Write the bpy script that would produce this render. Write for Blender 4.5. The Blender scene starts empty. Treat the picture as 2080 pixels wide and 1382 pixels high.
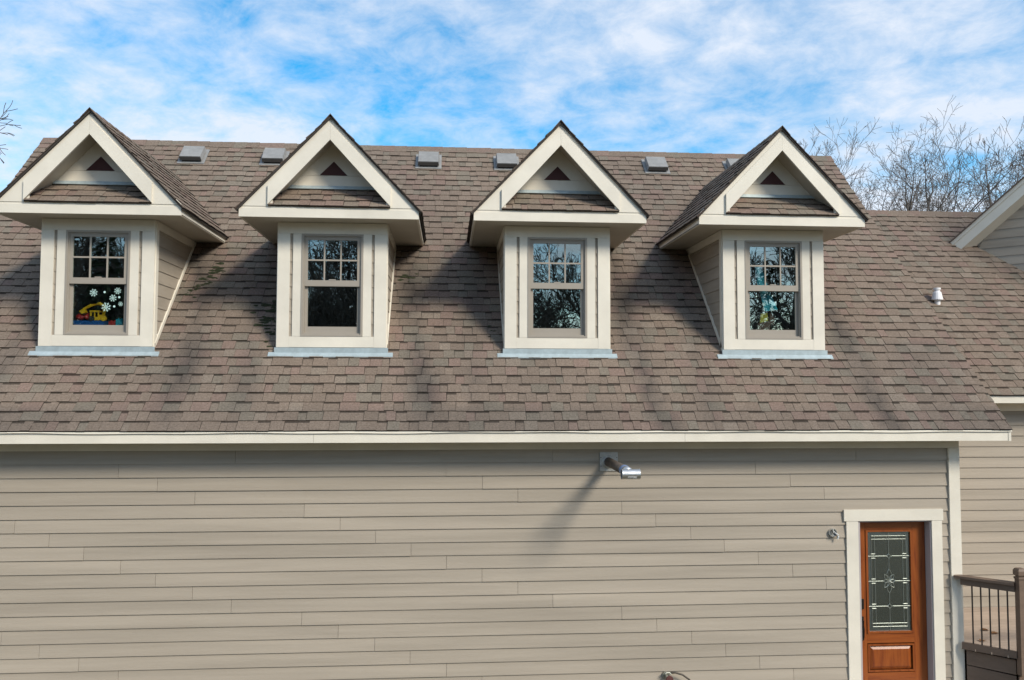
import bpy, math, random
from mathutils import Vector, Matrix

# ------------------------------------------------------------------ camera, sky, sun, exposure
G = 3.40                      # height of the first siding line above the ground; house coordinates are measured from that line
scene = bpy.context.scene
F_PX, PITCH, YAW, ROLL = 1691.93, 0.0537, 0.0761, 0.0020
cy_, sy_, cp_, sp_ = math.cos(YAW), math.sin(YAW), math.cos(PITCH), math.sin(PITCH)
fwd = Vector((sy_*cp_, cy_*cp_, sp_)); rgt = Vector((cy_, -sy_, 0)); upv = rgt.cross(fwd)
c_, s_ = math.cos(ROLL), math.sin(ROLL)
r2 = c_*rgt + s_*upv; u2 = -s_*rgt + c_*upv
cam_data = bpy.data.cameras.new('camera'); cam = bpy.data.objects.new('camera', cam_data)
scene.collection.objects.link(cam)
cam_data.sensor_width = 36.0; cam_data.lens = 36.0*F_PX/2080.0
cam_data.clip_start = 0.1; cam_data.clip_end = 3000
M = Matrix((r2, u2, -fwd)).transposed().to_4x4(); M.translation = Vector((0, -11.4254, 1.0558+G))
cam.matrix_world = M
scene.camera = cam

SUN_TO = Vector((0.87, -1.0, 0.98)).normalized()          # direction towards the sun
world = bpy.data.worlds.new('World'); scene.world = world; world.use_nodes = True
nt = world.node_tree; nt.nodes.clear()
def wn(t, **k):
    n = nt.nodes.new(t)
    for a, b in k.items(): setattr(n, a, b)
    return n
wl = nt.links.new
sky = wn('ShaderNodeTexSky', sky_type='NISHITA'); sky.sun_disc = False
sky.sun_elevation = math.asin(SUN_TO.z); sky.sun_rotation = math.atan2(SUN_TO.x, SUN_TO.y)
sky.air_density = 1.0; sky.dust_density = 0.6; sky.ozone_density = 2.0
tc = wn('ShaderNodeTexCoord'); sep = wn('ShaderNodeSeparateXYZ'); wl(tc.outputs['Generated'], sep.inputs[0])
def wmath(op, a, b=None, clamp=False):
    n = wn('ShaderNodeMath', operation=op); n.use_clamp = clamp
    for i, v in enumerate((a, b)):
        if v is None: continue
        if isinstance(v, (int, float)): n.inputs[i].default_value = v
        else: wl(v, n.inputs[i])
    return n.outputs[0]
den = wmath('ADD', wmath('MAXIMUM', sep.outputs[2], 0.0), 0.26)
comb = wn('ShaderNodeCombineXYZ'); wl(wmath('DIVIDE', sep.outputs[0], den), comb.inputs[0]); wl(wmath('DIVIDE', sep.outputs[1], den), comb.inputs[1])
def wnoise(scale, detail, rough, dist, off):
    mp = wn('ShaderNodeMapping'); mp.inputs['Location'].default_value = off; wl(comb.outputs[0], mp.inputs[0])
    mp.inputs['Scale'].default_value = (1.0, 1.05, 1.0); mp.inputs['Rotation'].default_value = (0, 0, 0.5)
    n = wn('ShaderNodeTexNoise'); n.inputs['Scale'].default_value = scale; n.inputs['Detail'].default_value = detail
    n.inputs['Roughness'].default_value = rough; n.inputs['Distortion'].default_value = dist
    wl(mp.outputs[0], n.inputs['Vector']); return n.outputs[0]
small = wnoise(8.5, 11, 0.64, 0.25, (31.145, 37.089, 0)); big = wnoise(1.5, 5, 0.55, 0.25, (39.76, 47.12, 0))
cov = wmath('ADD', wmath('MULTIPLY', small, 0.45), wmath('MULTIPLY', big, 0.65))
ramp = wn('ShaderNodeValToRGB'); wl(cov, ramp.inputs[0])
ramp.color_ramp.elements[0].position = 0.40; ramp.color_ramp.elements[0].color = (0.04, 0.04, 0.04, 1)
ramp.color_ramp.elements[1].position = 0.65; ramp.color_ramp.elements[1].color = (0.94, 0.94, 0.94, 1)
mix = wn('ShaderNodeMixRGB'); wl(ramp.outputs[0], mix.inputs[0])
hs = wn('ShaderNodeHueSaturation'); hs.inputs['Hue'].default_value = 0.487; hs.inputs['Saturation'].default_value = 1.6; hs.inputs['Value'].default_value = 2.0
wl(sky.outputs[0], hs.inputs['Color']); wl(hs.outputs[0], mix.inputs[1]); mix.inputs[2].default_value = (7.6, 8.2, 9.2, 1)
bg = wn('ShaderNodeBackground'); bg.inputs[1].default_value = 0.11; wl(mix.outputs[0], bg.inputs[0])
wo = wn('ShaderNodeOutputWorld'); wl(bg.outputs[0], wo.inputs[0])

sun_d = bpy.data.lights.new('sun', 'SUN'); sun_d.energy = 3.9; sun_d.angle = math.radians(15.0); sun_d.color = (1.0, 0.92, 0.78)
sun = bpy.data.objects.new('sun', sun_d); scene.collection.objects.link(sun)
sun.rotation_euler = (-SUN_TO).to_track_quat('-Z', 'Y').to_euler(); sun.location = (20, -25, 30)
vs = scene.view_settings; vs.view_transform = 'Standard'; vs.look = 'None'; vs.exposure = 0.0; vs.gamma = 1.0; vs.use_curve_mapping = False
scene.render.engine = 'CYCLES'; scene.cycles.max_bounces = 8; scene.cycles.transparent_max_bounces = 12

# ------------------------------------------------------------------ materials
def mat(name, color, rough=0.6, metal=0.0, var=0.0, nscale=6.0, bump=0.0, bscale=60.0, stretch=(1, 1, 1), tint=False, col2=None, spec=0.5, objvar=0.0):
    m = bpy.data.materials.new(name); m.use_nodes = True; t = m.node_tree; n = t.nodes; l = t.links
    b = n['Principled BSDF']; b.inputs['Roughness'].default_value = rough; b.inputs['Metallic'].default_value = metal
    b.inputs['Specular IOR Level'].default_value = spec
    co = n.new('ShaderNodeTexCoord'); mp = n.new('ShaderNodeMapping'); mp.inputs['Scale'].default_value = stretch
    l.new(co.outputs['Object'], mp.inputs[0])
    src = None
    if tint:
        a = n.new('ShaderNodeAttribute'); a.attribute_name = 'tint'; src = a.outputs['Color']
    else:
        rgb = n.new('ShaderNodeRGB'); rgb.outputs[0].default_value = (*color, 1); src = rgb.outputs[0]
    if var or col2:
        no = n.new('ShaderNodeTexNoise'); no.inputs['Scale'].default_value = nscale; no.inputs['Detail'].default_value = 6
        no.inputs['Roughness'].default_value = 0.62; l.new(mp.outputs[0], no.inputs['Vector'])
        if col2:
            mx = n.new('ShaderNodeMixRGB'); mx.inputs[2].default_value = (*col2, 1); l.new(src, mx.inputs[1])
            rp = n.new('ShaderNodeMapRange'); rp.inputs[1].default_value = 0.35; rp.inputs[2].default_value = 0.68
            l.new(no.outputs[0], rp.inputs[0]); l.new(rp.outputs[0], mx.inputs[0]); src = mx.outputs[0]
        if var:
            hv = n.new('ShaderNodeHueSaturation'); mr = n.new('ShaderNodeMapRange')
            mr.inputs[1].default_value = 0.3; mr.inputs[2].default_value = 0.7; mr.inputs[3].default_value = 1-var; mr.inputs[4].default_value = 1+var
            l.new(no.outputs[0], mr.inputs[0]); l.new(mr.outputs[0], hv.inputs['Value']); l.new(src, hv.inputs['Color']); src = hv.outputs[0]
    if objvar:
        oi = n.new('ShaderNodeObjectInfo'); hv = n.new('ShaderNodeHueSaturation'); mr = n.new('ShaderNodeMapRange')
        mr.inputs[3].default_value = 1-objvar; mr.inputs[4].default_value = 1+objvar
        l.new(oi.outputs['Random'], mr.inputs[0]); l.new(mr.outputs[0], hv.inputs['Value']); l.new(src, hv.inputs['Color']); src = hv.outputs[0]
    l.new(src, b.inputs['Base Color'])
    if bump:
        nb = n.new('ShaderNodeTexNoise'); nb.inputs['Scale'].default_value = bscale; nb.inputs['Detail'].default_value = 4
        l.new(mp.outputs[0], nb.inputs['Vector']); bp = n.new('ShaderNodeBump'); bp.inputs['Strength'].default_value = bump
        bp.inputs['Distance'].default_value = 0.01; l.new(nb.outputs[0], bp.inputs['Height']); l.new(bp.outputs[0], b.inputs['Normal'])
    return m
MT = {}
MT['siding'] = mat('siding_paint', (0.338, 0.293, 0.238), 0.62, var=0.09, col2=(0.378, 0.328, 0.268), nscale=0.9, bump=0.18, bscale=30, stretch=(0.25, 1, 6), objvar=0.045, spec=0.35)
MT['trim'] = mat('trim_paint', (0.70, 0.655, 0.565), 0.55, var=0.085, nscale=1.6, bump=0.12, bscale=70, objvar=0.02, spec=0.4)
MT['soffit'] = mat('shaded_soffit_trim', (0.47, 0.43, 0.36), 0.6, var=0.08, nscale=1.5)  # trim paint toned down; shade under the overhangs put into the colour
MT['frame'] = mat('window_frame_paint', (0.325, 0.29, 0.245), 0.5, var=0.03, objvar=0.02)
MT['shingle'] = mat('asphalt_shingle', (0.2, 0.15, 0.13), 0.93, tint=True, var=0.30, nscale=42, bump=0.5, bscale=260, spec=0.2)
MT['underlay'] = mat('roof_underlay', (0.05, 0.042, 0.038), 0.95)
MT['flashing'] = mat('painted_flashing', (0.40, 0.475, 0.50), 0.42, metal=0.25, var=0.14, nscale=9)
MT['galv'] = mat('galvanised_metal', (0.62, 0.63, 0.63), 0.33, metal=0.9, var=0.12, nscale=14)
MT['plate'] = mat('dull_metal_plate', (0.50, 0.50, 0.48), 0.55, metal=0.5, var=0.15, nscale=18)
MT['ventgrey'] = mat('vent_grey', (0.235, 0.235, 0.232), 0.6, var=0.14, nscale=9, objvar=0.06)
MT['ventdark'] = mat('vent_front_shade', (0.09, 0.085, 0.08), 0.8)  # darker vent grey with the hood front's shade in the colour
MT['black'] = mat('black_void', (0.012, 0.012, 0.012), 0.9)
MT['pipe'] = mat('sooty_pipe', (0.115, 0.09, 0.07), 0.6, metal=0.35, var=0.3, nscale=20)
MT['bluetape'] = mat('blue_collar', (0.22, 0.30, 0.48), 0.4, metal=0.4)
MT['sticker'] = mat('white_sticker', (0.75, 0.76, 0.76), 0.5)
MT['print'] = mat('grey_print', (0.2, 0.2, 0.2), 0.6)
MT['maroon'] = mat('maroon_vent', (0.062, 0.018, 0.017), 0.7)
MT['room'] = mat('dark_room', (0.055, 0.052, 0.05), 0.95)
MT['wood'] = mat('stained_door_wood', (0.37, 0.100, 0.020), 0.28, var=0.34, nscale=2.2, stretch=(9, 9, 0.7), col2=(0.105, 0.021, 0.006), bump=0.05, bscale=30)
MT['wood_h'] = mat('stained_door_wood_rail', (0.37, 0.100, 0.020), 0.28, var=0.34, nscale=2.2, stretch=(0.7, 9, 9), col2=(0.105, 0.021, 0.006), bump=0.05, bscale=30)
MT['bronze'] = mat('dark_bronze', (0.03, 0.026, 0.024), 0.4, metal=0.7)
MT['lead'] = mat('zinc_came', (0.36, 0.39, 0.35), 0.4, metal=0.6)
MT['jamb'] = mat('grey_jamb', (0.40, 0.36, 0.36), 0.6)
MT['deckpaint'] = mat('brown_rail_paint', (0.155, 0.104, 0.074), 0.6, var=0.12, nscale=4, bump=0.2, bscale=40, stretch=(1, 1, 4), objvar=0.07)
MT['deckfloor'] = mat('weathered_deck', (0.40, 0.315, 0.25), 0.75, var=0.16, nscale=6, stretch=(0.6, 6, 1), objvar=0.10)
MT['baluster'] = mat('bronze_baluster', (0.055, 0.045, 0.04), 0.5, metal=0.4)
MT['bark'] = mat('bark', (0.105, 0.088, 0.076), 0.9, var=0.25, nscale=5, bump=0.4, bscale=25)
MT['ground'] = mat('winter_lawn', (0.062, 0.062, 0.030), 0.95, var=0.3, nscale=1.5, col2=(0.095, 0.078, 0.048), bump=0.6, bscale=20)
MT['concrete'] = mat('concrete', (0.38, 0.36, 0.33), 0.85, var=0.12, nscale=5, bump=0.2)
MT['pvc'] = mat('white_plastic_pipe', (0.80, 0.79, 0.80), 0.35)
MT['moss'] = mat('moss', (0.028, 0.034, 0.014), 0.95, var=0.5, nscale=40, bump=0.8, bscale=90)
MT['yellow'] = mat('yellow_plastic', (0.75, 0.42, 0.01), 0.35)
MT['blue'] = mat('blue_plastic', (0.012, 0.085, 0.30), 0.35)
MT['red'] = mat('red_plastic', (0.40, 0.02, 0.02), 0.3)
MT['tyre'] = mat('toy_rubber', (0.03, 0.03, 0.03), 0.7)
MT['flake'] = mat('snowflake_film', (0.55, 0.78, 0.74), 0.5)
MT['teal'] = mat('teal_fabric', (0.02, 0.36, 0.50), 0.5, var=0.3, nscale=20)
MT['gold'] = mat('gold_foil', (0.55, 0.45, 0.06), 0.35, var=0.3, nscale=30)
MT['brown'] = mat('brown_card', (0.14, 0.075, 0.06), 0.7)
MT['leaf'] = mat('dry_leaf', (0.17, 0.08, 0.03), 0.8, objvar=0.3)
MT['rubber'] = mat('hose_rubber', (0.055, 0.045, 0.035), 0.55)
MT['redknob'] = mat('worn_red_wheel', (0.10, 0.035, 0.032), 0.55, var=0.3, nscale=30)
MT['brass'] = mat('weathered_brass', (0.42, 0.42, 0.36), 0.4, metal=0.7, var=0.25, nscale=40)

def glass_mat(name, ior, tint, rough):
    m = bpy.data.materials.new(name); m.use_nodes = True; t = m.node_tree; t.nodes.clear()
    o = t.nodes.new('ShaderNodeOutputMaterial'); mx = t.nodes.new('ShaderNodeMixShader'); tr = t.nodes.new('ShaderNodeBsdfTransparent')
    gl = t.nodes.new('ShaderNodeBsdfGlossy'); fr = t.nodes.new('ShaderNodeLayerWeight'); pw_ = t.nodes.new('ShaderNodeMath'); pw_.operation = 'POWER'; pw_.inputs[1].default_value = 4.0; ma = t.nodes.new('ShaderNodeMath'); ma.operation = 'MULTIPLY_ADD'; ma.inputs[1].default_value = 0.6; ma.inputs[2].default_value = ior
    tr.inputs[0].default_value = (*tint, 1); gl.inputs[0].default_value = (0.86, 0.97, 0.97, 1); gl.inputs['Roughness'].default_value = rough
    t.links.new(fr.outputs['Facing'], pw_.inputs[0]); t.links.new(pw_.outputs[0], ma.inputs[0])
    nb = t.nodes.new('ShaderNodeTexNoise'); nb.inputs['Scale'].default_value = 3.0; co = t.nodes.new('ShaderNodeTexCoord')
    t.links.new(co.outputs['Object'], nb.inputs['Vector']); bp = t.nodes.new('ShaderNodeBump'); bp.inputs['Strength'].default_value = 0.03
    bp.inputs['Distance'].default_value = 0.02; t.links.new(nb.outputs[0], bp.inputs['Height']); t.links.new(bp.outputs[0], gl.inputs['Normal'])
    t.links.new(ma.outputs[0], mx.inputs[0]); t.links.new(tr.outputs[0], mx.inputs[1]); t.links.new(gl.outputs[0], mx.inputs[2]); t.links.new(mx.outputs[0], o.inputs[0])
    return m
MT['glass'] = glass_mat('window_glass', 0.185, (0.84, 0.90, 0.88), 0.0)
MT['doorglass'] = glass_mat('textured_door_glass', 0.26, (0.3, 0.32, 0.31), 0.22)
MT['doorborder'] = glass_mat('frosted_border_glass', 0.20, (0.5, 0.56, 0.57), 0.35)

# ------------------------------------------------------------------ mesh builder
COL = scene.collection
class MB:
    def __init__(s): s.v = []; s.f = []; s.t = []
    def add(s, vs, fs, tint=None):
        o = len(s.v); s.v += [tuple(p) for p in vs]
        for i, f in enumerate(fs):
            s.f.append([o+k for k in f]); s.t.append(tint[i] if isinstance(tint, list) else tint)
        return s
    def box(s, x0, x1, y0, y1, z0, z1):
        return s.add([(x0,y0,z0),(x1,y0,z0),(x1,y1,z0),(x0,y1,z0),(x0,y0,z1),(x1,y0,z1),(x1,y1,z1),(x0,y1,z1)],
                     [(0,3,2,1),(4,5,6,7),(0,1,5,4),(1,2,6,5),(2,3,7,6),(3,0,4,7)])
    def prism(s, pts, off):
        n = len(pts); off = Vector(off); a = [Vector(p) for p in pts]; b = [p+off for p in a]
        nrm = Vector((0,0,0))
        for i in range(n): nrm += a[i].cross(a[(i+1) % n])
        fs = [tuple(range(n)), tuple(range(2*n-1, n-1, -1))] + [(i, n+i, n+(i+1) % n, (i+1) % n) for i in range(n)]
        if nrm.dot(off) > 0: fs = [tuple(reversed(f)) for f in fs]
        return s.add(a+b, fs)
    def xz(s, pts, y0, y1): return s.prism([(x, y0, z) for x, z in pts], (0, y1-y0, 0))
    def tube(s, pts, radii, k=8, cap=True):
        pts = [Vector(p) for p in pts]; n = len(pts)
        if isinstance(radii, (int, float)): radii = [radii]*n
        d0 = (pts[1]-pts[0]).normalized(); ref = Vector((0,0,1)) if abs(d0.z) < 0.9 else Vector((1,0,0))
        vs = []
        for i, p in enumerate(pts):
            d = (pts[min(i+1, n-1)]-pts[max(i-1, 0)]).normalized(); a = d.cross(ref).normalized(); b = d.cross(a)
            for j in range(k):
                an = 2*math.pi*j/k; vs.append(p+(a*math.cos(an)+b*math.sin(an))*radii[i])
        fs = [(i*k+j, (i+1)*k+j, (i+1)*k+(j+1) % k, i*k+(j+1) % k) for i in range(n-1) for j in range(k)]
        if cap: fs += [tuple(range(k)), tuple(range(n*k-1, (n-1)*k-1, -1))]
        return s.add(vs, fs)
    def build(s, name, m, parent=None, label=None, kind=None, smooth=False, raw=False):
        me = bpy.data.meshes.new(name); dz = 0 if raw else G
        me.from_pydata([(x, y, z+dz) for x, y, z in s.v], [], s.f)
        if any(t is not None for t in s.t):
            ca = me.color_attributes.new('tint', 'FLOAT_COLOR', 'CORNER'); buf = []
            for f, t in zip(s.f, s.t):
                if t is not None and isinstance(t[0], tuple):
                    for c in t: buf += [*c, 1.0]
                else: buf += list((*(t or (0.15, 0.12, 0.1)), 1.0))*len(f)
            ca.data.foreach_set('color', buf)
        if smooth: me.polygons.foreach_set('use_smooth', [True]*len(me.polygons))
        me.materials.append(MT[m]); me.update()
        o = bpy.data.objects.new(name, me); COL.objects.link(o)
        if parent is not None: child(o, parent)
        if label: o['label'] = label
        if kind: o['kind'] = kind
        return o
def world_loc(o):
    v = Vector((0,0,0))
    while o is not None: v += o.location + (o.matrix_parent_inverse.translation if o.parent else Vector((0,0,0))); o = o.parent
    return v
def child(o, parent):
    o.parent = parent; o.matrix_parent_inverse = Matrix.Translation(-world_loc(parent))
def empty(name, loc, label=None, cat=None, group=None, parent=None):
    e = bpy.data.objects.new(name, None); COL.objects.link(e); e.empty_display_size = 0.2
    e.location = Vector(loc)+Vector((0,0,G))
    if parent is not None: child(e, parent)
    tag(e, label, cat, group); return e
def tag(o, label=None, cat=None, group=None, kind=None):
    for k, v in (('label', label), ('category', cat), ('group', group), ('kind', kind)):
        if v: o[k] = v
    return o

# ------------------------------------------------------------------ ground
g = MB(); n_ = 24; R_ = 700.0
g.add([(-R_,-R_,0),(R_,-R_,0),(R_,R_,0),(-R_,R_,0)], [(0,1,2,3)])
tag(g.build('ground', 'ground', raw=True), 'dormant winter lawn around the house', kind='structure')

# ------------------------------------------------------------------ the house
OFF = 0.92                       # main roof surface: z = y + OFF
YE, ZE, YR, ZR = -0.467, 0.453, 4.775, 5.695
XL, XR, XW0, XW1 = -7.685, 7.745, -7.19, 7.2475
S2 = math.sqrt(2.0)
house = empty('house', (0, 0, -G), 'long taupe lap-sided house with brown shingle roof and four gabled dormers', 'house')
DX = [-4.8996+3.2381*k for k in range(4)]
YD, ZB, YF, ZS = 0.5607, 1.5805, 0.1966, 3.366
def valley(ax): return 4.80-1.05*ax-OFF

# --- shingles
def shade(rng, stain=0.0):
    p = rng.random()
    if p < 0.60: c = (0.196, 0.152, 0.120)
    elif p < 0.76: c = (0.205, 0.147, 0.120)
    elif p < 0.90: c = (0.184, 0.156, 0.124)
    else: c = (0.214, 0.173, 0.138)
    k = rng.uniform(0.92, 1.07)
    return dirty(tuple(v*k for v in c), stain)
def dirty(c, stain):
    k = 1-0.58*stain; gd = 0.40*stain; m_ = sum(c)/3
    return tuple((v*(1-gd)+m_*gd)*k for v in c)
def pieces(P, n_courses, exp, arange, rng, stainf=None, t0=0.017, skip=None, wmin=0.105, wmax=0.27, course0=0, smax=None):
    """laminated shingle tabs: P(a, s, h) gives a point; yields (course, centre, verts, faces, tints)"""
    out = []
    for i in range(course0, n_courses):
        s0 = i*exp; a0, a1 = arange(s0+exp*0.5)
        if a1-a0 < 0.05: continue
        a = a0-rng.uniform(0, 0.15); tooth = rng.random() < 0.5
        wob = rng.uniform(0, 6.28)
        while a < a1:
            w = rng.uniform(wmin, wmax)*(1.0 if tooth else 0.85); b = a+w
            p0, p1 = max(a, a0), min(b, a1)
            if p1-p0 > 0.02:
                mid = (p0+p1)/2; cen = P(mid, s0+exp/2, 0)
                if not (skip and skip(cen)):
                    t = (t0 if tooth else t0*0.72)*rng.uniform(0.85, 1.2); js = rng.uniform(-0.004, 0.003)+0.004*math.sin(mid*1.7+wob)
                    gp = 0.002; x0, x1 = p0+gp, p1-gp; sA = s0+js; sB = s0+exp+0.03; sM = s0+exp-0.024-rng.uniform(0, 0.012)
                    if smax: sB = min(sB, smax); sM = min(sM, smax-0.01)
                    hB = 0.001; hM = t+(hB-t)*(sM-sA)/(sB-sA)
                    sk = rng.uniform(-0.004, 0.004)
                    vs = [P(x0,sA,-0.004), P(x1,sA,-0.004), P(x0,sA,t), P(x1,sA,t), P(x0+sk,sM,hM), P(x1+sk,sM,hM), P(x0+sk,sB,hB), P(x1+sk,sB,hB)]
                    c = shade(rng); fs = [(0,1,3,2), (2,3,5,4), (4,5,7,6), (0,2,4,6), (1,7,5,3)]
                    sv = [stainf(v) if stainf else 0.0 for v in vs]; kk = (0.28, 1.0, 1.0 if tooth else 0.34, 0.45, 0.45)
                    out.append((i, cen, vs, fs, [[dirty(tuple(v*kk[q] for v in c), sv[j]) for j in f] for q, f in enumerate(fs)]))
            a = b; tooth = not tooth if rng.random() < 0.8 else tooth
    return out
def fields(lst, name, parent, stuff=True):
    mb = MB()
    for i, c, vs, fs, ts in lst: mb.add(vs, fs, ts)
    return mb.build(name, 'shingle', parent, kind='stuff' if stuff else None)

roof = MB()
def roof_slab(mb, x0, x1, y0, y1, off=OFF, th=0.14):
    top = off-0.006
    ym = y0+0.085      # thin nose over the fascia, full depth behind it
    mb.prism([(x0,y0,y0+top),(x0,y1,y1+top),(x0,y1,y1+top-th),(x0,ym,ym+top-th),(x0,ym,ym+top-0.012),(x0,y0,y0+top-0.012)], (x1-x0,0,0))
cuts = []
for xc in DX: cuts += [(xc-0.70, xc+0.70)]
xs = XL
for a, b in cuts:
    roof_slab(roof, xs, a, YE+0.012, YR); roof_slab(roof, a, b, YE+0.012, YD+0.06); roof_slab(roof, a, b, 2.70, YR); xs = b
roof_slab(roof, xs, XR, YE+0.012, YR)
# rear slope
roof.prism([(XL,YR,ZR-0.006),(XL,2*YR-YE,ZE),(XL,2*YR-YE,ZE-0.16),(XL,YR,ZR-0.2)], (XR-XL,0,0))
roof_o = roof.build('roof', 'underlay', house, 'steep brown shingle roof with dark runoff streaks below the dormers')
rng = random.Random(7)
def stain_main(c):
    x, y = c.x, c.y; s = 0.0
    for k, xc in enumerate(DX):
        for sd, st, of in ((1, 0.95, 1.17), (-1, 0.45, 1.16)):
            if y < 2.6:
                cx = xc+sd*of+0.07*math.sin(y*2.1+k*1.7)+ (0.10*(1.0-y) if sd > 0 else 0.0)
                wd = 0.17+0.05*math.sin(k*2.3+y*3)
                s = max(s, st*math.exp(-((x-cx)/wd)**2)*(0.75+0.25*math.sin(y*4.3+k)))
    if y < -0.2: s = max(s, 0.22+0.25*max(0.0, math.sin(x*0.9+1.0)))
    if x > 6.2 and y < 0.8: s = max(s, 0.30*math.sin((x-6.2)*2.0))
    s = max(s, 0.16*max(0, math.sin(x*1.31+y*0.8)))
    return max(0.0, min(1.0, s))
def skip_main(c):
    for xc in DX:
        ax = abs(c.x-xc)
        if ax < 0.68 and YD+0.10 < c.y < valley(ax)-0.12: return True
        if ax < 1.15 and 2.62 < c.y < valley(ax)-0.12: return True
    return False
EXP = 0.1725
Pm = lambda a, s, h: Vector((a, YE+s/S2-h/S2, ZE+s/S2+h/S2))
SL = (YR-YE)*S2
main_p = pieces(Pm, 43, EXP, lambda s: (XL, XR), rng, stain_main, skip=skip_main, smax=SL)
# the nearest pieces in view are shingles of their own
near = sorted([p for p in main_p if -5.75 < p[1].x < 7.8], key=lambda p: p[0])[:300]
nid = set(id(p) for p in near)
for p in near:
    MB().add(p[2], p[3], p[4]).build('shingle', 'shingle', roof_o)
fields([p for p in main_p if id(p) not in nid], 'shingle_field', roof_o)
# ridge caps
x = XL; i = 0
while x < XR-0.02:
    w = 0.235; x1 = min(x+w+0.03, XR); t = 0.012; dz = rng.uniform(-0.003, 0.003); dr = 0.135+rng.uniform(-0.01, 0.01)
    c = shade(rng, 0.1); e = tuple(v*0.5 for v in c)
    a = [(x, YR-dr, ZR-dr+0.012+dz), (x, YR, ZR+0.022+dz), (x, YR+dr, ZR-dr+0.012+dz)]; b = [(x1, p[1], p[2]+0.006) for p in a]
    lo = [(p[0], p[1], p[2]-0.016) for p in a+b]
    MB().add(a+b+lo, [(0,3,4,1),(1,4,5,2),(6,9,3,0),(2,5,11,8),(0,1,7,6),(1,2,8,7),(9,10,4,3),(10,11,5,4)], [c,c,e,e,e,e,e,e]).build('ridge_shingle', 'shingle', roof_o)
    x += w
# eave: fascia boards, drip edge, soffit
for a, b in ((XL+0.03, -1.735), (-1.732, 3.16), (3.163, 7.70)):
    MB().box(a, b, -0.44, -0.41, 0.300, 0.430).build('fascia_board', 'trim', roof_o)
MB().box(7.703, 7.742, -0.446, -0.40, 0.296, 0.428).build('fascia_end_block', 'trim', roof_o)
de = MB(); N = 160; vs = []; fs = []
for k in range(N+1):
    xx = XL+(XR-XL)*k/N; wv = 0.005*math.sin(xx*1.9)+0.004*math.sin(xx*4.7+1)+0.003*math.sin(xx*0.7)
    vs += [(xx, -0.456, 0.449), (xx, -0.462-0.3*wv, 0.4275+wv), (xx, -0.444, 0.4315)]
for k in range(N):
    for j in range(2): fs.append((k*3+j, k*3+j+1, k*3+j+4, k*3+j+3))
de.add(vs, fs).build('drip_edge', 'trim', roof_o)
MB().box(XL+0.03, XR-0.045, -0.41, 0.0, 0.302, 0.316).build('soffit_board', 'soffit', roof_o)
for xx in (XL, XR-0.03):    # rake boards on the two gable ends
    MB().prism([(xx,YE+0.06,ZE+0.02),(xx,YR,ZR-0.03),(xx,YR,ZR-0.24),(xx,YE+0.12,0.302),(xx,YE+0.06,0.302)], (0.028,0,0)).build('rake_board', 'trim', roof_o)

# --- front wall with lap siding
HG = -G
wall = MB()
wall.box(XW0, 5.741, 0.022, 0.20, HG, 0.30).box(6.819, XW1-0.02, 0.022, 0.20, HG, 0.30).box(5.741, 6.819, 0.022, 0.20, -0.843, 0.30)
for xx in (XW0, XW1-0.22):   # gable ends and back
    wall.prism([(xx,0.20,HG),(xx,9.35,HG),(xx,9.35,0.75),(xx,YR,ZR-0.45),(xx,0.20,0.95)], (0.20,0,0))
wall.box(XW0, XW1, 9.35, 9.55, HG, 0.6)
wall_o = wall.build('front_wall', 'siding', house, 'long taupe wall of horizontal lap siding')
RH = 0.178
px2X = lambda px: -5.843+(px/1560.0)*(4.473+5.843)*(1.0) if False else None
def wx(px, z):   # photo column on the wall face -> X
    d = Vector((r2*((px-1040)/F_PX)+fwd+u2*0)); 
    # solve on plane y=0 at height z (two unknown scale/row): iterate on the row
    row = 0.0
    for _ in range(12):
        dd = r2*((px-1040)/F_PX)+u2*row+fwd; t = 11.4254/dd.y; zz = 1.0558+t*dd.z; row += (z-zz)/t
    return t*dd.x
JN = {0:[1122,1738,478], 1:[906,1534,241], 2:[980,1605,320], 3:[1052,1674,396], 4:[618,1263], 5:[691,1332,30], 6:[763,1403,100], 7:[835,1471,170], 8:[907,1540,245],
      9:[979,1610,316], 10:[1052,1678,391], 11:[1123,470], 12:[613,1263], 13:[687,1334,3], 14:[761,1405,80], 15:[833,1474,160], 16:[907,1543,240], 17:[979,1612,316]}
rngp = random.Random(3)
def plank(x0, x1, z0, z1, y, parent, out=0.010):
    wa, wb, wo = rngp.gauss(0, 0.0014), rngp.gauss(0, 0.0014), rngp.gauss(0, 0.0012)
    MB().add([(x0,y-0.011+wo,z0+wa),(x1,y-0.011-wo,z0+wb),(x1,y+0.007,z0+wb),(x0,y+0.007,z0+wa),(x0,y+0.006,z1),(x1,y+0.006,z1),(x1,y+0.019,z1),(x0,y+0.019,z1)],
             [(0,3,2,1),(4,5,6,7),(0,1,5,4),(1,2,6,5),(2,3,7,6),(3,0,4,7)]).build('plank', 'siding', parent)
for r in range(0, 20):
    zb = -RH*r; zt = min(zb+RH+0.008, 0.178)
    if zb < HG: zb = HG+0.01
    js = sorted(wx(p, zb+0.09) for p in JN.get(r, [500, 1150, 1640]))
    es = [XW0+0.12]+[j for j in js if XW0+0.5 < j < 7.0]+[7.10]
    for a, b in zip(es[:-1], es[1:]):
        a += 0.002; b -= 0.002
        if zt < -0.68:                          # the door opening interrupts the rows
            if b > 5.60 and a < 5.60: plank(a, 5.60, zb, zt, 0, wall_o); 
            elif b <= 5.60: plank(a, b, zb, zt, 0, wall_o)
            if b > 6.94: plank(max(a, 6.94), b, zb, zt, 0, wall_o)
        else: plank(a, b, zb, zt, 0, wall_o)
MB().box(7.088, XW1, -0.034, 0.06, HG, 0.172).build('corner_board', 'trim', wall_o)
MB().box(XW0, XW0+0.16, -0.034, 0.06, HG, 0.172).build('corner_board', 'trim', wall_o)
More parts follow.
